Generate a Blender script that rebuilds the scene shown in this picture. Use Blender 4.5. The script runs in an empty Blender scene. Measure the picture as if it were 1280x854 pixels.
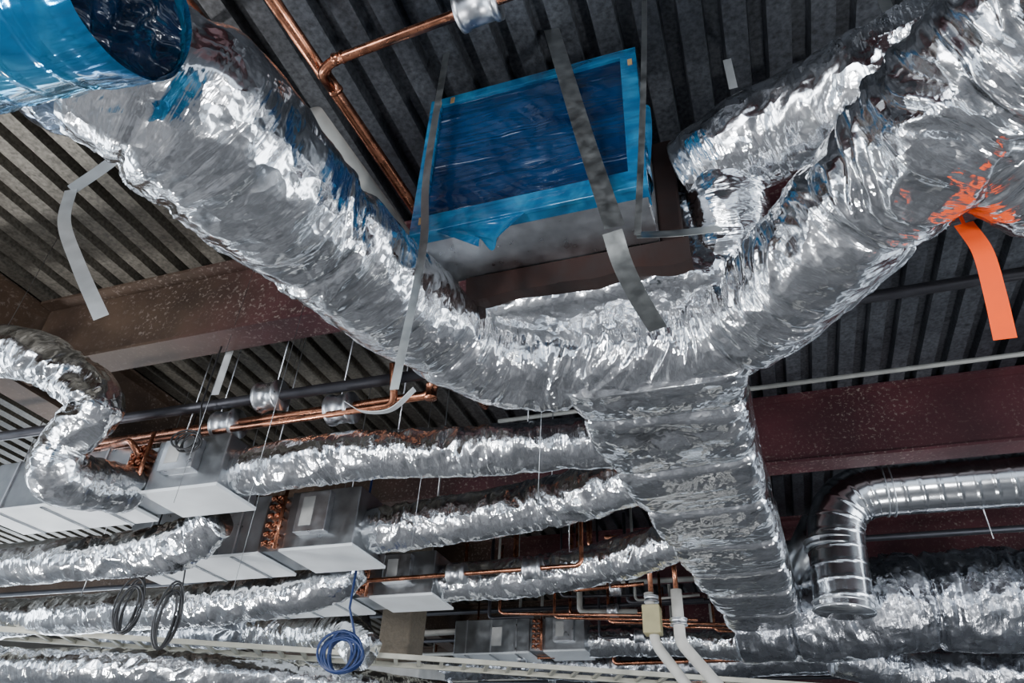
import bpy, math, random
from mathutils import Vector, Matrix, noise
random.seed(3)
C=bpy.context.scene.collection
CH=1.6   # eye height
DK=3.3   # deck height above eye
def P(x,y,h): return Vector((x,y,h+CH))

# ---------------------------------------------------------------- camera
th=math.radians(20.5);pt=math.radians(35);ro=math.radians(3)
Fh=Vector((-math.sin(th),math.cos(th),0));R=Vector((math.cos(th),math.sin(th),0));Z=Vector((0,0,1))
F=Fh*math.cos(pt)+Z*math.sin(pt);U=-Fh*math.sin(pt)+Z*math.cos(pt)
X=R*math.cos(ro)+U*math.sin(ro);Y=-R*math.sin(ro)+U*math.cos(ro)
cam=bpy.data.objects.new('camera',bpy.data.cameras.new('camera'));C.objects.link(cam)
M=Matrix((X,Y,-F)).transposed().to_4x4();M.translation=(0,0,CH);cam.matrix_world=M
cam.data.sensor_width=36;cam.data.lens=900/1280*36;cam.data.clip_end=200
bpy.context.scene.camera=cam

# ---------------------------------------------------------------- materials
def newmat(name):
    m=bpy.data.materials.new(name);m.use_nodes=True
    nt=m.node_tree;b=nt.nodes['Principled BSDF'];return m,nt,b
def N(nt,t,**k):
    n=nt.nodes.new(t)
    for a,v in k.items():
        if a in n.inputs: n.inputs[a].default_value=v
        else: setattr(n,a,v)
    return n
def L(nt,a,b): nt.links.new(a,b)
def ramp(nt,src,stops):
    r=N(nt,'ShaderNodeValToRGB');cr=r.color_ramp
    while len(cr.elements)<len(stops): cr.elements.new(.5)
    for e,(p,c) in zip(cr.elements,stops):
        e.position=p;e.color=(c[0],c[1],c[2],1) if not isinstance(c,(int,float)) else (c,c,c,1)
    L(nt,src,r.inputs[0]);return r.outputs[0]
def vmath(nt,op,a,b=None,scale=None):
    n=N(nt,'ShaderNodeVectorMath',operation=op)
    for i,s in enumerate((a,b)):
        if s is None: continue
        if isinstance(s,(tuple,list)): n.inputs[i].default_value=s
        else: L(nt,s,n.inputs[i])
    if scale is not None:
        if isinstance(scale,(int,float)): n.inputs['Scale'].default_value=scale
        else: L(nt,scale,n.inputs['Scale'])
    return n.outputs[0]

def foil(name,base=(.89,.905,.925),rough=.16,pleat=.011,f1=.23,f2=.11,f3=.27,ps=(26,3.2),cr1=.008,sc=10.0):
    """crumpled foil: small randomly tilted facets + soft pleats"""
    m,nt,b=newmat(name)
    b.inputs['Metallic'].default_value=1
    tc=N(nt,'ShaderNodeTexCoord')
    n0=N(nt,'ShaderNodeTexNoise',Scale=3.0,Detail=3.0);L(nt,tc.outputs['Object'],n0.inputs['Vector'])
    L(nt,ramp(nt,n0.outputs[0],[(.3,tuple(c*.78 for c in base)),(.6,base)]),b.inputs['Base Color'])
    n1=N(nt,'ShaderNodeTexNoise',Scale=7.0,Detail=4.0);L(nt,tc.outputs['Object'],n1.inputs['Vector'])
    L(nt,ramp(nt,n1.outputs[0],[(.3,rough*.6),(.7,rough*1.5)]),b.inputs['Roughness'])
    nd=N(nt,'ShaderNodeTexNoise',Scale=6.0,Detail=3.0);L(nt,tc.outputs['Object'],nd.inputs['Vector'])
    dco=vmath(nt,'ADD',tc.outputs['Object'],vmath(nt,'SCALE',nd.outputs['Color'],scale=.24))
    v1=N(nt,'ShaderNodeTexVoronoi',Scale=sc);L(nt,dco,v1.inputs['Vector'])
    v2=N(nt,'ShaderNodeTexVoronoi',Scale=34.0);L(nt,dco,v2.inputs['Vector'])
    mp3=N(nt,'ShaderNodeMapping');mp3.inputs['Scale'].default_value=(30,4.2,1);L(nt,tc.outputs['UV'],mp3.inputs[0])
    uvd=vmath(nt,'ADD',mp3.outputs[0],vmath(nt,'SCALE',nd.outputs['Color'],scale=2.6))
    v3=N(nt,'ShaderNodeTexVoronoi',Scale=1.0);L(nt,uvd,v3.inputs['Vector'])
    nm=N(nt,'ShaderNodeTexNoise',Scale=2.3,Detail=2.0);L(nt,tc.outputs['Object'],nm.inputs['Vector'])
    msk=ramp(nt,nm.outputs[0],[(.40,.2),(.62,1.0)])
    mp=N(nt,'ShaderNodeMapping');mp.inputs['Scale'].default_value=(ps[0],ps[1],1);L(nt,tc.outputs['UV'],mp.inputs[0])
    n2=N(nt,'ShaderNodeTexNoise',Scale=1.0,Detail=3.0,Distortion=.7);L(nt,mp.outputs[0],n2.inputs['Vector'])
    ml=N(nt,'ShaderNodeMath',operation='MULTIPLY');L(nt,n2.outputs[0],ml.inputs[0]);L(nt,msk,ml.inputs[1])
    b1=N(nt,'ShaderNodeBump',Distance=pleat,Strength=1.0);L(nt,ml.outputs[0],b1.inputs['Height'])
    b2=N(nt,'ShaderNodeBump',Distance=cr1,Strength=1.0);L(nt,v1.outputs['Distance'],b2.inputs['Height']);L(nt,b1.outputs[0],b2.inputs['Normal'])
    cur=b2.outputs[0]
    for v,k in ((v1,f1),(v2,f2),(v3,f3)):
        t=vmath(nt,'SUBTRACT',v.outputs['Color'],(.5,.5,.5))
        t=vmath(nt,'SCALE',t,scale=k)
        t=vmath(nt,'MULTIPLY',t,msk)
        cur=vmath(nt,'ADD',cur,t)
    L(nt,vmath(nt,'NORMALIZE',cur),b.inputs['Normal'])
    return m
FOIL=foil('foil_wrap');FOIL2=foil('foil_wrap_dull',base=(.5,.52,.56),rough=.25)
FOILT=foil('foil_wrap_trunk',pleat=.004,f3=.05,f1=.36,f2=.22,rough=.17,ps=(10,10))

def metal(name,col,rough=.35,met=1.0,scale=8,var=.75,bump=0):
    m,nt,b=newmat(name);b.inputs['Metallic'].default_value=met
    tc=N(nt,'ShaderNodeTexCoord')
    n=N(nt,'ShaderNodeTexNoise',Scale=scale,Detail=5.0);L(nt,tc.outputs['Object'],n.inputs['Vector'])
    L(nt,ramp(nt,n.outputs[0],[(.3,tuple(c*var for c in col)),(.7,col)]),b.inputs['Base Color'])
    L(nt,ramp(nt,n.outputs[0],[(.3,rough*.8),(.7,min(1,rough*1.3))]),b.inputs['Roughness'])
    if bump:
        bp=N(nt,'ShaderNodeBump',Distance=bump,Strength=1.0);L(nt,n.outputs[0],bp.inputs['Height']);L(nt,bp.outputs[0],b.inputs['Normal'])
    return m
GALV=metal('galvanised_steel',(.72,.74,.77),.32,scale=14)
PALE=metal('pale_galvanised_strap',(.66,.68,.68),.45,met=.4,scale=14,var=.85)
PAN=metal('bright_galvanised_pan',(.92,.96,.98),.4,met=.1,scale=4,var=.85)
GALVD=metal('galvanised_dark',(.42,.44,.46),.34,scale=10)
STRAP=metal('strap_steel',(.5,.52,.51),.38,scale=20)
SPIR=metal('spiral_duct_steel',(.72,.74,.76),.17,scale=5,var=.85)
COPPER=metal('copper',(.74,.31,.18),.25,scale=12,var=.45)
PIPED=metal('dark_steel_pipe',(.06,.06,.07),.4,met=.6)
CONC=metal('concrete',(.25,.24,.22),.85,met=0,scale=3,var=.7,bump=.01)
FLOOR=metal('concrete_floor',(.36,.36,.37),.6,met=0,scale=.6,var=.22)
PIPEW=metal('white_pipe_insulation',(.6,.58,.53),.6,met=0)
GREYP=metal('grey_conduit',(.42,.42,.39),.5,met=.2)
BLACK=metal('black_rubber',(.02,.02,.022),.45,met=0)
BLUEC=metal('blue_cable',(.01,.03,.12),.4,met=0)
YEL=metal('yellow_label',(.45,.40,.22),.5,met=0)
ORANGE=metal('orange_ribbon',(1.0,.09,.0),.7,met=0,var=.9)
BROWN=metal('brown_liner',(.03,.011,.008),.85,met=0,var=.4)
WHITEP=metal('white_paint',(.6,.6,.58),.6,met=0)
CARD=metal('brown_tape',(.45,.28,.12),.6,met=0)

def film(name,c1,c2,scale,rough=.12,met=.35,bump=.03,coat=.6,ms=(1.6,6,9)):
    m,nt,b=newmat(name);b.inputs['Metallic'].default_value=met;b.inputs['Roughness'].default_value=rough
    b.inputs['Coat Weight'].default_value=coat;b.inputs['Coat Roughness'].default_value=.08
    tc=N(nt,'ShaderNodeTexCoord')
    n=N(nt,'ShaderNodeTexNoise',Scale=scale,Detail=6.0,Distortion=1.2);L(nt,tc.outputs['Object'],n.inputs['Vector'])
    L(nt,ramp(nt,n.outputs[0],[(.38,c1),(.66,c2)]),b.inputs['Base Color'])
    mp=N(nt,'ShaderNodeMapping');mp.inputs['Scale'].default_value=ms;mp.inputs['Rotation'].default_value=(0,.35,0);L(nt,tc.outputs['Object'],mp.inputs[0])
    n2=N(nt,'ShaderNodeTexNoise',Scale=1.0,Detail=2.5,Distortion=1.2);L(nt,mp.outputs[0],n2.inputs['Vector'])
    bp=N(nt,'ShaderNodeBump',Distance=bump,Strength=.8);L(nt,n2.outputs[0],bp.inputs['Height'])
    L(nt,bp.outputs[0],b.inputs['Normal']);return m
FILMD=film('dark_blue_film',(.0,.012,.05),(.001,.035,.11),2,met=.0,rough=.16,bump=.045,coat=.55,ms=(.9,5,10))
FILMK=film('navy_film_seal',(.0,.003,.01),(.0,.01,.035),4,met=.0,bump=.08,coat=.5)
FILML=film('light_blue_film',(.005,.10,.24),(.03,.22,.40),6,met=.1)
FILMB=film('blue_film_on_duct',(.0,.18,.42),(.08,.50,.80),3,met=.7,bump=.05)
FILMW=film('pale_film_on_duct',(.05,.25,.55),(.80,.84,.88),2.6,met=.85,bump=.04)

def deckmat():
    m,nt,b=newmat('corrugated_deck_steel');b.inputs['Metallic'].default_value=.55
    g=N(nt,'ShaderNodeNewGeometry')
    n=N(nt,'ShaderNodeTexNoise',Scale=1.3,Detail=6.0);L(nt,g.outputs['Position'],n.inputs['Vector'])
    ns=N(nt,'ShaderNodeTexNoise',Scale=45.0,Detail=3.0);L(nt,g.outputs['Position'],ns.inputs['Vector'])
    c1=ramp(nt,n.outputs[0],[(.35,(.055,.06,.072)),(.65,(.14,.152,.172))])
    c2=ramp(nt,n.outputs[0],[(.35,(.11,.10,.083)),(.65,(.24,.22,.185))])
    sx=N(nt,'ShaderNodeSeparateXYZ');L(nt,g.outputs['Position'],sx.inputs[0])
    mr=N(nt,'ShaderNodeMapRange');mr.inputs[1].default_value=-1.7;mr.inputs[2].default_value=-3.2;L(nt,sx.outputs[0],mr.inputs[0])
    mx=N(nt,'ShaderNodeMixRGB');L(nt,mr.outputs[0],mx.inputs[0]);L(nt,c1,mx.inputs[1]);L(nt,c2,mx.inputs[2])
    mu=N(nt,'ShaderNodeMixRGB',blend_type='MULTIPLY');mu.inputs[0].default_value=.9
    L(nt,mx.outputs[0],mu.inputs[1]);L(nt,ramp(nt,ns.outputs[0],[(.3,.4),(.7,1.2)]),mu.inputs[2])
    L(nt,mu.outputs[0],b.inputs['Base Color']);b.inputs['Roughness'].default_value=.42
    return m
DECK=deckmat()
def beammat(name):
    m,nt,b=newmat(name);b.inputs['Roughness'].default_value=.55
    g=N(nt,'ShaderNodeNewGeometry')
    n=N(nt,'ShaderNodeTexNoise',Scale=2.0,Detail=5.0);L(nt,g.outputs['Position'],n.inputs['Vector'])
    base=ramp(nt,n.outputs[0],[(.3,(.038,.009,.013)),(.7,(.085,.021,.027))])
    brown=ramp(nt,n.outputs[0],[(.3,(.035,.02,.013)),(.7,(.09,.056,.036))])
    sx=N(nt,'ShaderNodeSeparateXYZ');L(nt,g.outputs['Position'],sx.inputs[0])
    ad=N(nt,'ShaderNodeMath',operation='ADD');L(nt,sx.outputs[0],ad.inputs[0]);L(nt,n.outputs[0],ad.inputs[1])
    mr=N(nt,'ShaderNodeMapRange');mr.inputs[1].default_value=-2.0;mr.inputs[2].default_value=-3.2;L(nt,ad.outputs[0],mr.inputs[0])
    mx=N(nt,'ShaderNodeMixRGB');L(nt,mr.outputs[0],mx.inputs[0]);L(nt,base,mx.inputs[1]);L(nt,brown,mx.inputs[2])
    v=N(nt,'ShaderNodeTexNoise',Scale=38.0,Detail=6.0,Roughness=.65);L(nt,g.outputs['Position'],v.inputs['Vector'])
    sp=ramp(nt,v.outputs[0],[(.56,0.0),(.63,1.0)])
    v2=N(nt,'ShaderNodeTexNoise',Scale=1.1,Detail=3.0);L(nt,g.outputs['Position'],v2.inputs['Vector'])
    k=N(nt,'ShaderNodeMath',operation='MULTIPLY');L(nt,sp,k.inputs[0]);L(nt,ramp(nt,v2.outputs[0],[(.42,.12),(.6,.8)]),k.inputs[1])
    m2=N(nt,'ShaderNodeMixRGB');L(nt,k.outputs[0],m2.inputs[0]);L(nt,mx.outputs[0],m2.inputs[1]);m2.inputs[2].default_value=(.27,.22,.19,1)
    L(nt,m2.outputs[0],b.inputs['Base Color']);return m
BEAM=beammat('red_primer_beam')

# ---------------------------------------------------------------- mesh helpers
def mkobj(name,vs,fs,mat,smooth=False,parent=None,uvs=None):
    me=bpy.data.meshes.new(name);me.from_pydata([tuple(v) for v in vs],[],fs);me.update()
    o=bpy.data.objects.new(name,me);C.objects.link(o)
    me.materials.append(mat)
    if smooth: me.polygons.foreach_set('use_smooth',[True]*len(me.polygons))
    if uvs:
        ul=me.uv_layers.new(name='UVMap');flat=[]
        for l in me.loops: flat+=list(uvs[l.vertex_index])
        ul.data.foreach_set('uv',flat)
    if parent: o.parent=parent
    return o
def empty(name):
    e=bpy.data.objects.new(name,None);C.objects.link(e);e.empty_display_size=.1;return e
def boxdata(a,b):
    x0,y0,z0=a;x1,y1,z1=b
    v=[(x0,y0,z0),(x1,y0,z0),(x1,y1,z0),(x0,y1,z0),(x0,y0,z1),(x1,y0,z1),(x1,y1,z1),(x0,y1,z1)]
    f=[(0,3,2,1),(4,5,6,7),(0,1,5,4),(1,2,6,5),(2,3,7,6),(3,0,4,7)]
    return v,f
def box(name,a,b,mat,parent=None,bev=0):
    v,f=boxdata(a,b);o=mkobj(name,v,f,mat,parent=parent)
    if bev:
        md=o.modifiers.new('b','BEVEL');md.width=bev;md.segments=2
    return o
def merge(name,parts,mat,parent=None,smooth=False):
    vs=[];fs=[]
    for v,f in parts:
        k=len(vs);vs+=v;fs+=[tuple(i+k for i in q) for q in f]
    return mkobj(name,vs,fs,mat,smooth=smooth,parent=parent)
def cr(pts,steps=24):
    pts=[Vector(p) for p in pts]
    if len(pts)==2:
        return [pts[0].lerp(pts[1],i/40) for i in range(41)],[i/40 for i in range(41)]
    q=[pts[0]*2-pts[1]]+pts+[pts[-1]*2-pts[-2]]
    out=[];ts=[]
    for i in range(1,len(q)-2):
        p0,p1,p2,p3=q[i-1:i+3]
        for s in range(steps):
            t=s/steps
            out.append(.5*((2*p1)+(p2-p0)*t+(2*p0-5*p1+4*p2-p3)*t*t+(3*p1-p0-3*p2+p3)*t*t*t));ts.append(i-1+t)
    out.append(pts[-1]);ts.append(len(pts)-1)
    return out,ts
def polyfillet(pts,r):
    pts=[Vector(p) for p in pts];out=[pts[0]]
    for i in range(1,len(pts)-1):
        a,b,c=pts[i-1:i+2]
        d1=(a-b);d2=(c-b);rr=min(r,d1.length*.45,d2.length*.45)
        p=b+d1.normalized()*rr;q=b+d2.normalized()*rr
        for k in range(9):
            t=k/8;out.append((1-t)**2*p+2*t*(1-t)*b+t*t*q)
    out.append(pts[-1]);return out
def resample(path,ts,n):
    d=[0]
    for a,b in zip(path,path[1:]): d.append(d[-1]+(b-a).length)
    tot=d[-1];out=[];tt=[];j=0
    for i in range(n+1):
        s=tot*i/n
        while j<len(d)-2 and d[j+1]<s: j+=1
        k=(s-d[j])/max(1e-9,d[j+1]-d[j])
        out.append(path[j].lerp(path[j+1],k));tt.append(ts[j]+(ts[j+1]-ts[j])*k)
    return out,tt,tot
def interp(a,t):
    if not isinstance(a,(list,tuple)): return a
    i=min(int(t),len(a)-2);return a[i]+(a[i+1]-a[i])*(t-i)
def sweep(name,pts,w,h=None,n=200,m=64,e=2.0,mat=None,disp=None,spline=True,parent=None,cap=True):
    if h is None: h=w
    if spline: path,ts=cr(pts)
    else: path=[Vector(p) for p in pts];ts=list(range(len(path)))
    if n: path,ts,tot=resample(path,ts,n)
    K=len(path);vs=[];uvs=[];fs=[]
    T=[(path[min(i+1,K-1)]-path[max(i-1,0)]).normalized() for i in range(K)]
    up=Z if abs(T[0].z)<.9 else Vector((0,1,0))
    S=T[0].cross(up).normalized();u=0
    for i in range(K):
        if i: u+=(path[i]-path[i-1]).length
        S=(S-T[i]*S.dot(T[i])).normalized();V=S.cross(T[i])
        ww=interp(w,ts[i]);hh=interp(h,ts[i])
        for j in range(m):
            a=2*math.pi*j/m+math.pi/2
            c=math.cos(a);s=math.sin(a)
            cx=math.copysign(abs(c)**(2/e),c);sy=math.copysign(abs(s)**(2/e),s)
            p=path[i]+S*(cx*ww)+V*(sy*hh)
            if disp:
                nn=(S*(c)+V*(s)) if e<=2.5 else (S*(abs(cx)**3*math.copysign(1,cx))+V*(abs(sy)**3*math.copysign(1,sy)))
                p=p+nn*disp(u,a,p,i/(K-1))
            vs.append(p);uvs.append((u,j/m*2*math.pi*(ww+hh)/2))
    for i in range(K-1):
        for j in range(m):
            k=(j+1)%m
            fs.append((i*m+j,i*m+k,(i+1)*m+k,(i+1)*m+j))
    if cap:
        fs.append(tuple(range(m))[::-1]);fs.append(tuple((K-1)*m+j for j in range(m)))
    return mkobj(name,vs,fs,mat,smooth=True,parent=parent,uvs=uvs)

def crumple(seed=0,amp=1.0,pl=1.0,band=0,fine=1.0,seam=0,bd=.035,bp=.022):
    sv=Vector((seed*7.3,seed*3.1,seed*1.7))
    def f(u,a,p,t):
        q=p+sv
        b=noise.noise(q*1.9)*.020
        wz=noise.noise(q*2.6)*1.5
        ca,sa=math.cos(a),math.sin(a)
        r=noise.noise(Vector((u*11+wz*2,ca*.9+seed,sa*.9)))
        r2=noise.noise(Vector((u*27+wz*4,ca*1.5,sa*1.5+seed)))
        c1=abs(noise.noise(q*4.5));c2=abs(noise.noise(q*12.0))
        mask=max(0,.5+1.4*noise.noise(q*1.3+Vector((9,9,9))))
        d=b+((.4-abs(r)*2)*.020+(.4-abs(r2)*2)*.007)*pl*mask+((.25-c1)*.024+(.25-c2)*.005)*fine
        if band:
            fr=((u+.13*noise.noise(Vector((seed,u*.7,0))))/band)%1.0;d-=bd*math.exp(-((fr-.5)*band/.025)**2)
            d+=bp*math.sin(math.pi*((fr+.5)%1.0))
        if seam:
            aa=seam+.03*noise.noise(Vector((u*4,seed,0)))
            d+=.024*math.exp(-((a-aa)/.045)**2)
        return d*amp
    return f
def helix(pitch=.11,ht=.004):
    def f(u,a,p,t):
        fr=((u/pitch)+a/(2*math.pi))%1.0
        return ht if fr<.12 else 0
    return f
def pipe(name,pts,r,mat,parent=None,fil=.06,m=14):
    q=polyfillet(pts,fil) if len(pts)>2 else [Vector(p) for p in pts]
    return sweep(name,q,r,n=0,m=m,mat=mat,spline=False,parent=parent)
def ribbon(name,pts,w,mat,side=None,th=.002,parent=None,n=40,twist=0):
    path,ts=cr(pts);path,ts,_=resample(path,ts,n)
    vs=[];fs=[];K=len(path)
    for i in range(K):
        T=(path[min(i+1,K-1)]-path[max(i-1,0)]).normalized()
        sd=Vector(side) if side else T.cross(Z)
        if twist: sd=Matrix.Rotation(twist*i/K,3,T)@sd
        sd=(sd-T*sd.dot(T)).normalized();nn=sd.cross(T)
        for a,b in ((-1,-1),(1,-1),(1,1),(-1,1)): vs.append(path[i]+sd*(a*w/2)+nn*(b*th/2))
    for i in range(K-1):
        for j in range(4):
            k=(j+1)%4;fs.append((i*4+j,i*4+k,(i+1)*4+k,(i+1)*4+j))
    fs.append((3,2,1,0));fs.append(tuple((K-1)*4+j for j in range(4)))
    return mkobj(name,vs,fs,mat,parent=parent)
def ring(name,c,axis,r,l,mat,parent,m=32,lip=True):
    c=Vector(c);ax=Vector(axis).normalized()
    pts=[c-ax*l/2,c-ax*l*.36,c-ax*l*.34,c+ax*l*.34,c+ax*l*.36,c+ax*l/2]
    rr=[r,r,r*.9,r*.9,r,r] if lip else [r]*6
    return sweep(name,pts,rr,rr,n=0,m=m,mat=mat,spline=False,parent=parent)

# ---------------------------------------------------------------- room shell
X0,X1,Y0,Y1=-15,9,-6,25
box('floor',(X0,Y0,-.2),(X1,Y1,0),FLOOR)
prof=[];x=X0;pitch=.2
while x<X1:
    prof+=[(x,0),(x+.11,0),(x+.122,.075),(x+.188,.075)];x+=pitch
prof=[(a,b) for a,b in prof if a<=X1]
vs=[];fs=[]
for y in (Y0,Y1):
    for a,b in prof: vs.append((a,y,CH+DK+b))
n=len(prof)
for i in range(n-1): fs.append((i,i+1,n+i+1,n+i))
k=len(vs);vs+=[(X0,Y0,CH+DK+.08),(X1,Y0,CH+DK+.08),(X1,Y1,CH+DK+.08),(X0,Y1,CH+DK+.08),(X0,Y0,CH+DK+.2),(X1,Y0,CH+DK+.2),(X1,Y1,CH+DK+.2),(X0,Y1,CH+DK+.2)]
fs+=[tuple(k+i for i in q) for q in boxdata((0,0,0),(1,1,1))[1]]
mkobj('ceiling',vs,fs,DECK)
zt=CH+DK
def wallwin(name,ax,c,a0,a1,sill,head):
    parts=[]
    def bx(u0,u1,z0,z1):
        if ax=='x': parts.append(boxdata((c-.1,u0,z0),(c+.1,u1,z1)))
        else: parts.append(boxdata((u0,c-.1,z0),(u1,c+.1,z1)))
    bx(a0,a1,0,sill);bx(a0,a1,head,zt)
    k=int((a1-a0)/4)
    for i in range(k+1):
        u=a0+(a1-a0)*i/k;bx(max(a0,u-.2),min(a1,u+.2),sill,head)
    merge(name,parts,CONC)
wallwin('wall_left','x',X0,Y0,Y1,.6,4.3)
wallwin('wall_right','x',X1,Y0,Y1,.6,4.3)
wallwin('wall_back','y',Y0,X0,X1,.3,4.4)
wallwin('wall_far','y',Y1,X0,X1,.9,3.2)

def ibeam(name,axis,c,a0,a1,top,depth,fw=.22,tf=.022,tw=.014):
    parts=[]
    def bx(o0,o1,z0,z1):
        if axis=='x': parts.append(boxdata((a0,c+o0,CH+z0),(a1,c+o1,CH+z1)))
        else: parts.append(boxdata((c+o0,a0,CH+z0),(c+o1,a1,CH+z1)))
    bx(-fw/2,fw/2,top-depth,top-depth+tf);bx(-fw/2,fw/2,top-tf,top);bx(-tw/2,tw/2,top-depth+tf,top-tf)
    return merge(name,parts,BEAM)
GX=-5.15
for i,y in enumerate((.2,3.05,5.9,8.75,11.6,14.45,17.3)):
    ibeam('steel_beam' if i==0 else 'steel_beam.%03d'%i,'x',y,GX+.14 ,X1-.1,DK-.001,.64)
for i,y in enumerate((3.05,8.75,14.45)):
    ibeam('steel_beam.%03d'%(10+i),'x',y,X0+.1,GX-.14,DK-.001,.64)
ibeam('steel_girder','y',GX,Y0+.1,Y1-.1,DK-.001,.66,fw=.26)

# ---------------------------------------------------------------- main foil duct
mp=[(-1.84,.66,1.93),(-1.63,.80,1.87),(-1.50,1.0,1.85),(-1.46,1.3,1.86),(-1.44,1.6,1.88),(-1.38,1.9,1.9),(-1.31,2.25,1.93),(-1.2,2.6,1.95),(-.98,2.8,1.95),(-.6,2.86,1.95),(-.15,2.84,1.95),(.1,2.7,1.95),(.28,2.48,1.95),(.45,2.22,1.95),(.62,1.98,1.95),(.8,1.72,1.95),(.97,1.5,1.95),(1.3,1.05,1.95)]
wr=[.18,.24,.285,.27,.25,.235,.225,.22,.215,.215,.22,.23,.23,.235,.24,.25,.26,.26]
sweep('foil_wrapped_duct',[P(*q) for q in mp],wr,n=700,m=180,mat=FOIL,disp=crumple(1,1.0,1.4,band=.78,bd=.016,bp=.010,seam=3.75))
sweep('foil_wrapped_duct.001',[P(.78,1.8,1.93),P(.95,1.98,1.88),P(1.2,2.15,1.8),P(1.7,2.3,1.75)],[.2,.2,.2,.2],n=140,m=80,mat=FOIL,disp=crumple(2))
def trunkd(seed):
    c=crumple(seed,.8,.4,band=.62,fine=1.0,bd=.05,bp=.035)
    def f(u,a,p,t):
        d=c(u,a,p,t)
        r2=(p.x+.38)**2+(p.y-3.3)**2
        if p.z<CH+1.9:
            d-=.06*math.exp(-r2/.006)
            an=math.atan2(p.y-3.3,p.x+.38);d+=.014*math.sin(an*9)*math.exp(-r2/.04)
        return d
    return f
sweep('foil_wrapped_trunk_duct',[P(-.37,2.8,1.95),P(-.36,3.6,1.95),P(-.27,4.8,1.94),P(-.17,6.2,1.93),P(-.08,7.5,1.92)],[.4,.39,.36,.33,.3],[.22,.22,.22,.21,.2],n=420,m=140,e=7,mat=FOILT,disp=trunkd(3))
sweep('foil_wrapped_plenum',[P(-1.08,2.62,2.33),P(-.5,2.62,2.33),P(.1,2.62,2.33)],[.21,.21,.21],[.33,.34,.34],n=160,m=120,e=6,mat=FOILT,disp=crumple(4,.7,.4,fine=1))
sweep('foil_wrapped_duct.002',[P(-.05,2.44,2.6),P(.2,2.32,2.62),P(.5,2.22,2.62),P(.8,2.12,2.62),P(1.1,2.04,2.62),P(1.9,1.85,2.62)],[.2,.22,.22,.23,.23,.23],n=220,m=90,mat=FOIL,disp=crumple(5))
sweep('foil_wrapped_duct_elbow',[P(0.03,2.42,2.72),P(.08,2.42,2.5),P(.08,2.50,2.3),P(.04,2.65,2.1)],[.17,.18,.18,.19],n=120,m=80,mat=FOIL,disp=crumple(6,.8,1.8))
sweep('foil_wrapped_duct.003',[P(-.35,7.5,1.82),P(.4,7.45,1.85),P(1.2,7.4,1.95),P(2.1,7.45,1.95),P(3.6,7.5,1.95)],[.3,.36,.4,.4,.42],n=220,m=80,mat=FOIL2,disp=crumple(7,1.4,1.2,band=1.1))

# ---------------------------------------------------------------- bare spiral duct feeding foil duct + blue film duct
sweep('spiral_duct',[P(-3.6,.56,2.02),P(-2.6,.58,1.99),P(-1.82,.66,1.93)],.17,n=220,m=72,mat=SPIR,disp=helix())
bd=empty('blue_film_wrapped_spiral_duct')
def wr_(u,a,p,t): return helix()(u,a,p,t)+noise.noise(p*7)*.006
sweep('duct_body',[P(-2.9,.44,1.62),P(-2.0,.48,1.58),P(-1.17,.53,1.55)],.19,n=160,m=72,mat=FILMB,disp=wr_,parent=bd,cap=False)
vs=[];fs=[];rn=20;m=60;c=P(-1.19,.53,1.55)
vs.append(c+Vector((-.03,0,0)))
for i in range(1,rn+1):
    for j in range(m):
        a=2*math.pi*j/m;r=.186*i/rn
        an=(noise.noise(Vector((math.cos(a)*r*30,math.sin(a)*r*12,.2)))*.035)*math.sin(math.pi*i/rn)
        vs.append(c+Vector((-.04*(1-(i/rn)**2)+an,math.cos(a)*r,math.sin(a)*r)))
for j in range(m): fs.append((0,1+j,1+(j+1)%m))
for i in range(rn-1):
    for j in range(m): fs.append((1+i*m+j,1+(i+1)*m+j,1+(i+1)*m+(j+1)%m,1+i*m+(j+1)%m))
mkobj('film_seal',vs,fs,FILMK,smooth=True,parent=bd)
sweep('film_lip',[P(-1.28,.525,1.555),P(-1.22,.528,1.552),P(-1.165,.53,1.55)],[.196,.2,.194],n=20,m=60,mat=FILMB,disp=lambda u,a,p,t:noise.noise(p*14)*.008,parent=bd,cap=False)
pipe('hanger_a',[P(-1.9,.485,1.75),P(-1.9,.485,DK)],.006,GALV,bd,m=8)
sweep('film_collar',[P(-1.97,.62,1.955),P(-1.80,.68,1.92),P(-1.68,.77,1.885),P(-1.58,.87,1.86)],[.185,.235,.265,.22],n=80,m=72,mat=FILMW,disp=crumple(8,.6,.8),cap=False)

# ---------------------------------------------------------------- blue sealed unit
u=empty('blue_film_sealed_air_handler')
x0,x1,y0,y1,h0,h1=-1.23,-.22,2.01,2.34,2.14,3.04
box('casing',P(x0,y0+.01,h0),P(x1,y1,h1),GALV,u,bev=.006)
nx,nz=80,70;vs=[];fs=[]
for i in range(nx+1):
    for j in range(nz+1):
        s=i/nx;t=j/nz
        q=Vector((s*3-t*2,t*5+s*3,0));q2=Vector((s*2.5-t*2.5,t*16+s*8,2))
        e=(max(0,math.sin(math.pi*s)*math.sin(math.pi*t)))**.5
        vs.append(P(x0+(x1-x0)*s,y0-.010-.012*e*abs(noise.noise(q))*2-.007*e*max(0,.3-abs(noise.noise(q2))*1.6),h0+(h1-h0)*t))
for i in range(nx):
    for j in range(nz):
        a=i*(nz+1)+j;fs.append((a,a+nz+1,a+nz+2,a+1))
mkobj('film_face',vs,fs,FILMD,smooth=True,parent=u)
def tape(nm,a,b): box(nm,a,b,FILML,u,bev=.003)
tape('tape_top',P(x0-.01,y0-.03,h1-.045),P(x1+.01,y0-.008,h1+.01))
tape('tape_bottom',P(x0-.01,y0-.03,h0-.01),P(x1+.01,y0-.008,h0+.09))
tape('tape_left',P(x0-.01,y0-.029,h0),P(x0+.05,y0-.008,h1))
tape('tape_right',P(x1-.065,y0-.029,h0),P(x1+.01,y0-.008,h1))
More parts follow.
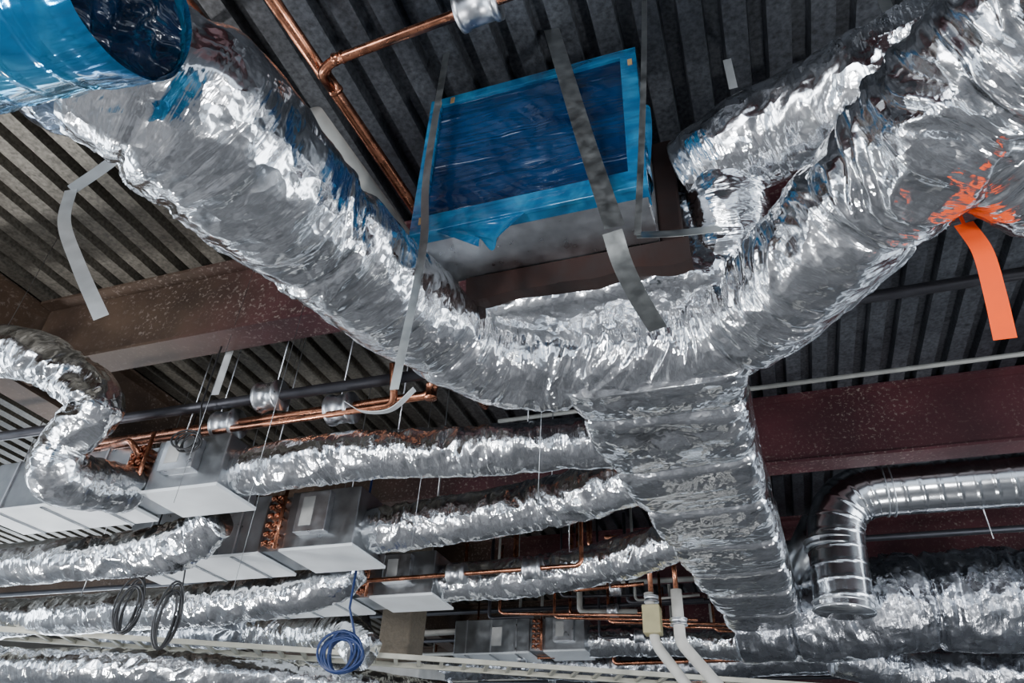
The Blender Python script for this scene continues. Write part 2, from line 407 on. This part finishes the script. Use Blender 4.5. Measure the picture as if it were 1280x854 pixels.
box('tape_side',P(x1,y0-.01,h0-.005),P(x1+.006,y0+.09,h1),FILML,u)
box('tape_under',P(x0,y0-.01,h0-.006),P(x1,y0+.04,h0),FILML,u)
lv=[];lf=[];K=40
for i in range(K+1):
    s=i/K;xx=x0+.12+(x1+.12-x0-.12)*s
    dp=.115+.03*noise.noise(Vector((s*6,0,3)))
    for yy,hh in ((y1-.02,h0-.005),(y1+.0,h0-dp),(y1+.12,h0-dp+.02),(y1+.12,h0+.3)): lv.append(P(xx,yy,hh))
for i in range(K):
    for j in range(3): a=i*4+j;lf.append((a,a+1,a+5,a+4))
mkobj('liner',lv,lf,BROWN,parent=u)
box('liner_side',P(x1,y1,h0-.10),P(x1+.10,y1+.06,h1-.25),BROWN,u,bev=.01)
vs=[];fs=[]
for i in range(13):
    for j in range(9):
        s=i/12;t=j/8
        w=.42*(1-t*.8)
        vs.append(P(x0+.1+s*w+t*.22,y0-.02-.03*math.sin(s*7)*t,h0-.0-t*.15+.015*math.sin(s*9)*t))
for i in range(12):
    for j in range(8):
        a=i*9+j;fs.append((a,a+1,a+10,a+9))
mkobj('film_flap',vs,fs,FILML,smooth=True,parent=u)
vs=[];fs=[]
for i in range(9):
    for j in range(9):
        s=i/8;t=j/8
        vs.append(P(x1+.008+.03*math.sin(s*5+t*3)*s,y0+s*(.22-.12*t),h0+.12+t*.5))
for i in range(8):
    for j in range(8):
        a=i*9+j;fs.append((a,a+1,a+10,a+9))
mkobj('film_torn',vs,fs,FILML,smooth=True,parent=u)
for k,(xx,zz) in enumerate(((x0+.03,h1-.04),(x0+.1,h1-.03),(x1-.03,h1-.1),(x0+.03,h0+.06))):
    box('brown_tape_%d'%k,P(xx,y0-.034,zz-.02),P(xx+.02,y0-.03,zz+.02),CARD,u)

# ---------------------------------------------------------------- straps
def strap(pts,w,mat=STRAP,side=(1,0,0),name='metal_hanger_strap',**k):
    return ribbon(name,[P(*q) for q in pts],w,mat,side=side,**k)
strap([(-.6,1.93,DK),(-.52,1.9,2.85),(-.43,1.9,2.35),(-.335,1.9,1.86)],.075,side=(1,.15,0))
strap([(-.345,1.9,1.84),(-.33,2.0,1.76),(-.3,2.15,1.71),(-.26,2.32,1.68)],.075)
strap([(-.14,1.92,DK),(-.17,1.9,2.8),(-.21,1.9,2.3),(-.255,1.9,1.8)],.025)
strap([(-.26,1.9,1.80),(-.12,1.93,1.80),(.03,1.98,1.83)],.075,side=(0,.5,.85))
strap([(-1.15,1.9,DK),(-1.14,1.88,2.4),(-1.09,1.86,1.9),(-1.13,1.88,1.28)],.035)
strap([(-1.36,1.95,1.3),(-1.25,1.9,1.22),(-1.13,1.88,1.2),(-1.05,1.88,1.27)],.03,mat=PALE,side=(0,1,.2))
strap([(-2.2,1.4,DK),(-2.35,1.45,2.9),(-2.49,1.5,2.64),(-2.6,1.5,2.5),(-2.76,1.5,2.38)],.045,mat=PALE,side=(.3,.8,-.3))
strap([(-2.76,1.5,2.38),(-2.68,1.5,2.15),(-2.45,1.5,1.85),(-2.18,1.5,1.53)],.055,mat=PALE,side=(.8,.3,.4))
strap([(.82,2.0,DK),(.81,1.99,2.8),(.79,1.98,2.42)],.045)
strap([(.2,2.35,DK),(.2,2.34,3.05)],.04,mat=PALE)
ribbon('orange_ribbon',[P(.83,2.20,1.84),P(.845,2.19,1.70),P(.825,2.18,1.52),P(.80,2.18,1.34)],.062,ORANGE,side=(1,0,.1),twist=.2)
ribbon('orange_ribbon_tie',[P(.80,2.12,1.88),P(.83,2.20,1.84)],.012,ORANGE,side=(1,0,.1))
def rod(x,y,hb,r=.005,ht=DK,mat=GALV,name='threaded_hanger_rod'):
    pipe(name,[P(x,y,hb),P(x,y,ht)],r,mat,m=8)
for q in ((-3.26,3.3,2.2),(-2.35,3.3,2.2),(-2.8,3.22,2.3),(-2.0,3.45,1.95),(-1.2,3.55,1.95),(-3.5,3.3,2.0),(-2.9,3.5,2.0),(-3.9,4.4,2.0),(-3.0,4.6,2.0),(-4.8,4.4,2.0),(-2.2,4.5,1.9),(-1.3,4.4,1.9),(-3.8,5.7,2),(-2.8,5.75,2),(-1.5,5.6,1.9),(-5.5,3.7,1.7),(-6,5.1,1.7)):
    rod(*q,r=.004)
for q in ((-3.1,3.0,1.5),(-1.05,3.3,1.3),(-3.3,3.9,1.2),(-2.1,4.0,1.5),(-2.5,2.9,1.4),(-4.3,2.4,1.7)):
    pipe('hanging_wire',[P(*q),P(q[0]+.03,q[1],DK)],.0018,GALVD,m=6)
strap([(-3.22,3.2,DK),(-3.25,3.2,2.8),(-3.28,3.22,2.36)],.06,mat=PALE,name='hanger_strut')
rod(1.85,6.9,2.3)

# ---------------------------------------------------------------- copper etc
cl=empty('copper_pipe_run')
pipe('pipe',[P(-1.72,.36,3.0),P(-1.63,2.2,3.0),P(-1.60,2.9,3.0)],.032,COPPER,cl,fil=.3)
pipe('branch',[P(-1.65,1.72,2.98),P(-1.62,1.6,2.92),P(-1.54,1.56,2.92),P(-.55,1.5,2.92)],.024,COPPER,cl,fil=.05)
ring('elbow_collar',P(-1.5,1.555,2.92),(1,-.06,0),.03,.05,COPPER,cl)
ring('tee',P(-1.65,1.7,3.0),(.05,1,0),.038,.12,COPPER,cl)
ring('clamp',P(-.8,1.515,2.92),(1,-.06,0),.085,.18,GALV,cl)
c2=empty('copper_pipe_run.001')
pipe('pipe',[P(-2.07,.36,2.95),P(-2.0,1.6,2.95)],.036,COPPER,c2)
ring('collar',P(-2.01,1.38,2.95),(.04,1,0),.075,.06,GALVD,c2)
pipe('grey_conduit',[P(-1.76,1.75,2.83),P(-1.70,2.9,2.83)],.08,GREYP,m=32)
pipe('dark_steel_pipe',[P(-9,3.2,2.3),P(-1.0,3.27,2.3)],.035,PIPED)
pipe('dark_steel_pipe.001',[P(-.3,4.15,3.0),P(6,4.15,3.0)],.04,PIPED)
pipe('steel_conduit',[P(-2,5.12,3.0),P(6,5.1,3.0)],.018,GREYP)
c3=empty('copper_pipe_run.002')
pipe('pipe_main',[P(-4.62,3.36,2.2),P(-1.75,3.34,2.2),P(-1.75,3.34,2.55),P(-1.75,4.2,2.6)],.028,COPPER,c3)
pipe('pipe_return',[P(-4.3,3.3,2.12),P(-1.95,3.27,2.12),P(-1.9,3.1,2.3)],.022,COPPER,c3)
pipe('pipe_drop',[P(-4.55,3.36,2.2),P(-4.3,3.0,2.12),P(-3.8,3.0,1.80),P(-3.72,3.2,1.78)],.02,COPPER,c3)
pipe('pipe_drop_b',[P(-4.2,3.3,2.12),P(-3.72,3.1,2.02),P(-3.68,3.22,1.9)],.02,COPPER,c3)
for i,(xx,hh,yy) in enumerate(((-3.2,2.18,3.33),(-2.35,2.18,3.33),(-2.85,2.3,3.25))):
    ring('clamp_%d'%i,P(xx,yy,hh),(1,0,0),.1,.16,GALV,c3)
ring('elbow_a',P(-1.75,3.34,2.22),(0,0,1),.038,.1,COPPER,c3)
c4=empty('copper_pipe_run.003')
pipe('pipe',[P(-3.4,5.2,1.8),P(-3.3,5.45,1.8),P(-1.35,5.4,1.8),P(-1.35,5.4,2.25),P(.0,5.5,2.3)],.018,COPPER,c4)
for i,xx in enumerate((-2.4,-1.75)): ring('clamp_%d'%i,P(xx,5.42,1.8),(1,0,0),.085,.14,GALV,c4)

# ---------------------------------------------------------------- terminal boxes
def vav(name,xa0,xa1,xb0,xb1,y0,y1,h0,h1):
    e=empty(name)
    box('casing',P(xa0,y0,h0),P(xa1,y1,h1),GALVD,e,bev=.008)
    box('casing_bottom_pan',P(xa0-.01,y0-.01,h0-.02),P(xa1+.01,y1+.01,h0),PAN,e)
    box('outlet_box',P(xb0,y0,h0+.01),P(xb1,y1,h1),GALVD,e,bev=.008)
    box('outlet_pan',P(xb0-.01,y0-.01,h0-.01),P(xb1+.01,y1+.01,h0+.01),PAN,e)
    box('coil_core',P(xa1,y0+.03,h0+.01),P(xb0,y1-.03,h1-.02),GALVD,e)
    k=6;xm=(xa1+xb0)/2
    for i in range(k):
        z=h0+.05+(h1-h0-.1)*i/(k-1)
        for sx in (-.03,.03):
            ring('bend_%d_%d'%(i,int(sx>0)),P(xm+sx,y0-.0,z),(0,1,0),.02,.09,COPPER,e,m=12,lip=False)
            pipe('ubend_%d_%d'%(i,int(sx>0)),[P(xm+sx-.02,y0-.03,z-.018),P(xm+sx,y0-.06,z),P(xm+sx+.02,y0-.03,z+.018)],.009,COPPER,e,fil=.01,m=8)
    pipe('header',[P(xm+.07,y0-.04,h0),P(xm+.07,y0-.04,h1+.05)],.014,COPPER,e)
    box('control_box',P(xb0+.12,y0-.07,h0+.1),P(xb0+.38,y0,h1-.04),GALV,e,bev=.005)
    box('label',P(xb0+.16,y0-.073,h0+.15),P(xb0+.26,y0-.07,h1-.08),WHITEP,e)
    box('label_b',P(xa1-.5,y0-.004,h0+.08),P(xa1-.36,y0-.0,h1-.1),WHITEP,e)
    for i in range(3):
        s=xa0+(xa1-xa0)*(i+.5)/3
        box('seam_%d'%i,P(s-.008,y0-.01,h0),P(s+.008,y0,h1),GALV,e)
        box('pan_seam_%d'%i,P(s-.012,y0-.01,h0-.028),P(s+.012,y1+.01,h0-.02),GALVD,e)
    return e
vav('fan_terminal_box',-5.0,-3.82,-3.6,-3.05,3.22,3.6,1.7,2.05)
vav('fan_terminal_box.001',-4.85,-3.55,-3.35,-2.76,4.35,4.85,1.7,2.15)
vav('fan_terminal_box.002',-4.6,-3.5,-3.3,-2.72,5.65,6.1,1.72,2.1)
vav('fan_terminal_box.003',-3.9,-2.9,-2.7,-2.2,8.9,9.4,1.95,2.35)
vav('fan_terminal_box.004',1.2,2.2,2.4,3.0,10.6,11.1,1.9,2.3)

fd=[([(-3.05,3.42,1.86),(-2.4,3.40,1.88),(-1.9,3.45,1.88),(-1.3,3.5,1.87),(-.72,3.6,1.88)],[.15,.15,.14,.15,.15],FOIL),
([(-2.76,4.6,1.9),(-2.2,4.55,1.9),(-1.7,4.52,1.92),(-1.2,4.4,1.92),(-.6,4.15,1.93)],.17,FOIL),
([(-2.72,5.88,1.88),(-2.1,5.8,1.86),(-1.6,5.75,1.88),(-1.1,5.6,1.9),(-.5,5.35,1.93)],.16,FOIL),
([(-7.5,3.9,1.58),(-5.3,3.88,1.58),(-4.4,3.9,1.58),(-3.8,3.85,1.6),(-3.5,3.8,1.75)],[.16,.16,.15,.17,.15],FOIL),
([(-9,5.2,1.55),(-6.9,5.15,1.56),(-5.06,5.13,1.57),(-4.0,5.1,1.6),(-3.4,5.1,1.68),(-3.2,5.2,1.85)],[.17,.17,.17,.18,.18,.15],FOIL),
([(-8.5,4.9,1.15),(-6.8,5.19,1.15),(-5.26,5.53,1.15),(-4.08,6.29,1.15),(-3.2,7.2,1.15)],.16,FOIL),
([(-5.2,6.7,1.75),(-4.4,6.5,1.65),(-3.9,6.3,1.6),(-3.6,6.2,1.4)],.17,FOIL),
([(-7,2.3,2.38),(-5.1,2.42,2.42),(-4.32,2.5,2.42),(-3.86,2.6,2.24),(-3.58,2.68,2.02),(-3.74,2.7,1.8),(-3.78,2.8,1.64),(-3.75,3.25,1.75)],[.17,.17,.165,.15,.13,.14,.16,.14],FOIL),
([(-9,8.4,2.2),(-6,8.2,2.15),(-4.8,8.1,2.1)],.2,FOIL2),
([(-2.2,9.2,2.12),(-1.4,9.2,2.1),(-.4,8.9,1.98)],.18,FOIL),
([(-9,12.6,2.5),(-3,12.4,2.5),(3,12.6,2.5)],.2,FOIL2),
([(.5,8.4,1.75),(1.5,8.7,1.6),(3.5,8.5,1.6)],.22,FOIL2),
([(1.2,10,1.6),(2.2,9.8,1.5),(4.5,9.9,1.5)],.2,FOIL2),
([(-7,6.6,2.0),(-5.6,6.7,1.95),(-5.0,6.7,1.8)],.17,FOIL2),
([(-3.3,10.6,2.15),(-1.5,10.7,2.1),(.6,10.4,2.15)],.2,FOIL2)]
for i,(p_,w_,m_) in enumerate(fd):
    sweep('foil_flex_duct' if i==0 else 'foil_flex_duct.%03d'%i,[P(*q) for q in p_],w_,n=230,m=56,mat=m_,disp=crumple(20+i,.85,1.4))

# ---------------------------------------------------------------- right galvanised spiral duct
g=empty('galvanised_spiral_duct')
pth=polyfillet([P(5,6.4,2.6),P(.62,6.4,2.62),P(.53,6.4,1.62)],.42)
rp,_,_=resample(pth,list(range(len(pth))),420)
sweep('body',rp,.225,n=0,m=72,mat=SPIR,spline=False,parent=g,disp=helix(.13,.005))
for i,(c_,ax) in enumerate(((P(1.06,6.4,2.615),(1,0,0)),(P(.555,6.4,2.15),(.09,0,1)),(P(.53,6.4,1.66),(.09,0,1)),(P(2.6,6.4,2.61),(1,0,0)))):
    ring('joint_band_%d'%i,c_,ax,.236,.06,GALV,g,m=60)
pipe('spiral_duct.001',[P(.5,6.9,2.55),P(.15,7.3,2.1)],.14,GALVD,m=40)

# ---------------------------------------------------------------- cable ladder
a=P(-7.6,4.78,1.42);b=P(.6,8.64,1.42);d=(b-a);ln=d.length;d.normalize();s=d.cross(Z).normalized()
parts=[]
def obox(c,dx,sx,hz):
    vv=[]
    for k_ in ((-1,-1,-1),(1,-1,-1),(1,1,-1),(-1,1,-1),(-1,-1,1),(1,-1,1),(1,1,1),(-1,1,1)):
        vv.append(c+d*(k_[0]*dx)+s*(k_[1]*sx)+Z*(k_[2]*hz))
    parts.append((vv,boxdata((0,0,0),(1,1,1))[1]))
for sg in (-.2,.2): obox((a+b)/2+s*sg,ln/2,.014,.022)
nr=int(ln/.22)
for i in range(nr): obox(a+d*(i*.22+.1),.018,.19,.012)
merge('cable_ladder_tray',parts,metal('ladder_paint',(.62,.6,.5),.5,met=.3))

def coil(name,c,rx,rz,n,mat,r=.006,ang=0):
    pts=[];c=Vector(c)
    for i in range(n*24+1):
        t=i/24;a_=2*math.pi*t
        kx=1+.35*math.sin(t*2.3);kz=1+.13*math.cos(t*1.7)
        v=Vector((math.cos(a_)*rx*kx,.03*math.sin(t*3.1),math.sin(a_)*rz*kz-(1-kz)*rz*.9))
        pts.append(c+Matrix.Rotation(ang,3,'Z')@v)
    pts=[c+Vector((.02,0,1.6)),c+Vector((.01,0,rz+.2))]+pts
    return sweep(name,pts,r,n=0,m=7,mat=mat,spline=False)
coil('black_cable_coil',P(-4.22,4.0,1.24),.07,.17,7,BLACK,.006,.3)
coil('black_cable_coil.001',P(-3.86,4.0,1.16),.06,.2,7,BLACK,.006,.9)
coil('blue_cable_coil',P(-3.1,5.0,1.12),.13,.13,10,BLUEC,.010,.2)
coil('black_cable_coil.002',P(-3.25,3.1,1.95),.07,.06,5,BLACK,.006,.2)

k=empty('column_with_wrap')
box('shaft',(-4.4,7.85,0),(-4.0,8.25,CH+DK-.01),metal('tan_fireproofing',(.25,.21,.16),.9,met=0,bump=.02,scale=20),k,bev=.02)
box('wrap',(-4.55,7.7,0),(-3.75,8.4,CH+1.62),WHITEP,k,bev=.02)

v=empty('insulated_valve_pipes')
pipe('white_pipe_a',[P(-.72,6,1.75),P(-.72,6,1.35),P(-.2,6.0,.7),P(-.2,6.0,-1.6)],.045,PIPEW,v,m=20)
pipe('white_pipe_b',[P(-.95,6.05,1.75),P(-.92,6.05,1.35),P(-.45,6.05,.7),P(-.45,6.05,-1.6)],.04,PIPEW,v,m=20)
pipe('riser_a',[P(-.72,6,1.7),P(-.72,6,2.2)],.02,COPPER,v)
pipe('riser_b',[P(-.93,6.05,1.7),P(-.93,6.05,2.2),P(-1.3,6.05,2.25)],.02,COPPER,v)
box('actuator',P(-1.0,5.96,1.42),P(-.86,6.1,1.64),YEL,v,bev=.01)
ring('flange_a',P(-.72,6,1.5),(0,0,1),.07,.05,GALV,v);ring('flange_b',P(-.93,6.05,1.7),(0,0,1),.06,.05,GALV,v)
v=empty('copper_pipe_run.004')
for i in range(6):
    pipe('line_%d'%i,[P(-2.6+i*.5,7.0+i*.25,2.6-.04*i),P(-2.6+i*.5,7.0+i*.25,1.9),P(-1.2+i*.5,7.1+i*.25,1.85)],.014,COPPER,v)
for i in range(7):
    y=7.2+i*1.1
    pipe('background_conduit' if i==0 else 'background_conduit.%03d'%i,[P(-10,y,2.5+.05*(i%3)),P(7,y+.1,2.5+.05*(i%3))],.03,(PIPED,GREYP,PIPED)[i%3])
v=empty('far_pipe_services')
rr=random.Random(11)
for i in range(34):
    y=rr.choice((rr.uniform(6.9,8.2),rr.uniform(9.2,11.1),rr.uniform(12,13)));x=rr.uniform(-3.4,-1.2) if y<8.6 else rr.uniform(-7,1.5);h=rr.uniform(1.9,2.5);l=rr.uniform(.5,1.0) if y<8.6 else rr.uniform(.8,2.0);mt=rr.choice((COPPER,COPPER,GREYP,PIPED,PIPEW))
    r_=rr.choice((.014,.02,.03))
    pipe('run_%d'%i,[P(x,y,DK-.02),P(x,y,h),P(x+l,y+rr.uniform(-.1,.1),h)],r_,mt,v,m=10)
    if rr.random()<.6: ring('run_collar_%d'%i,P(x+l*.6,y,h),(1,0,0),.07,.1,GALV,v,m=20)

# ---------------------------------------------------------------- added fill lamps, out of view
def emat(s,c=(1,.96,.9)):
    m,nt,b=newmat('fill_lamp_panel');b.inputs['Emission Color'].default_value=(*c,1);b.inputs['Emission Strength'].default_value=s;return m  # glowing face for the added fill lamps
EM=emat(10)
def fill_lamp(name,loc,target,power,size=.4,col=(.97,.98,1)):  # invented lamp on a stand, unseen, aimed up to brighten deck and ducts
    e=empty(name);loc=Vector(loc)
    dr=(Vector(target)-loc).normalized()
    for i in range(3):
        a_=i*2.094+.5
        pipe('leg_%d'%i,[loc+Vector((0,0,-.12)),Vector((loc.x+.4*math.cos(a_),loc.y+.4*math.sin(a_),.02))],.012,BLACK,e)
    rot=dr.to_track_quat('-Z','Y').to_matrix().to_4x4();rot.translation=loc
    h=box('head',(-size/2,-size/2,0),(size/2,size/2,.07),BLACK,e);h.matrix_world=rot
    q=box('fill_lamp_panel',(-size/2+.03,-size/2+.03,-.01),(size/2-.03,size/2-.03,0),EM,e);q.matrix_world=rot
    ld=bpy.data.lights.new('added_flood','AREA');ld.energy=power;ld.size=size;ld.color=col
    lo=bpy.data.objects.new('added_flood',ld);C.objects.link(lo);r2=rot.copy();r2.translation=loc+dr*.05;lo.matrix_world=r2;lo.parent=e
fill_lamp('added_fill_lamp',(-3.2,-2.0,.9),(-1.5,3,4.9),145)
fill_lamp('added_fill_lamp.001',(2.6,.3,.9),(.3,4,4.6),105)
fill_lamp('added_fill_lamp.002',(-6.2,2.5,.9),(-3.5,5,4.9),135)
fill_lamp('added_fill_lamp.003',(1.6,5.2,.6),(1.0,9,4.5),32)
def win(name,loc,rot,sx,sy,e,col):
    ld=bpy.data.lights.new(name,'AREA');ld.shape='RECTANGLE';ld.size=sx;ld.size_y=sy;ld.energy=e;ld.color=col
    o=bpy.data.objects.new(name,ld);C.objects.link(o);o.location=loc;o.rotation_euler=rot
win('window_daylight_left',(X0+.3,2,2.4),(0,math.radians(-95),0),2.6,7,500,(.82,.91,1))
win('window_daylight_left.001',(X0+.3,13,2.4),(0,math.radians(-95),0),2.6,6,480,(.82,.91,1))
win('window_daylight_right',(X1-.3,4,2.4),(0,math.radians(95),0),2.6,7,420,(.88,.94,1))
win('window_daylight_back',(-4,Y0+.3,2.3),(math.radians(100),0,0),5,2.6,500,(.93,.96,1))
w=bpy.data.worlds.new('world');bpy.context.scene.world=w;w.use_nodes=True
nt=w.node_tree;bg=nt.nodes['Background'];bg.inputs[0].default_value=(.75,.86,1,1);bg.inputs[1].default_value=1.7
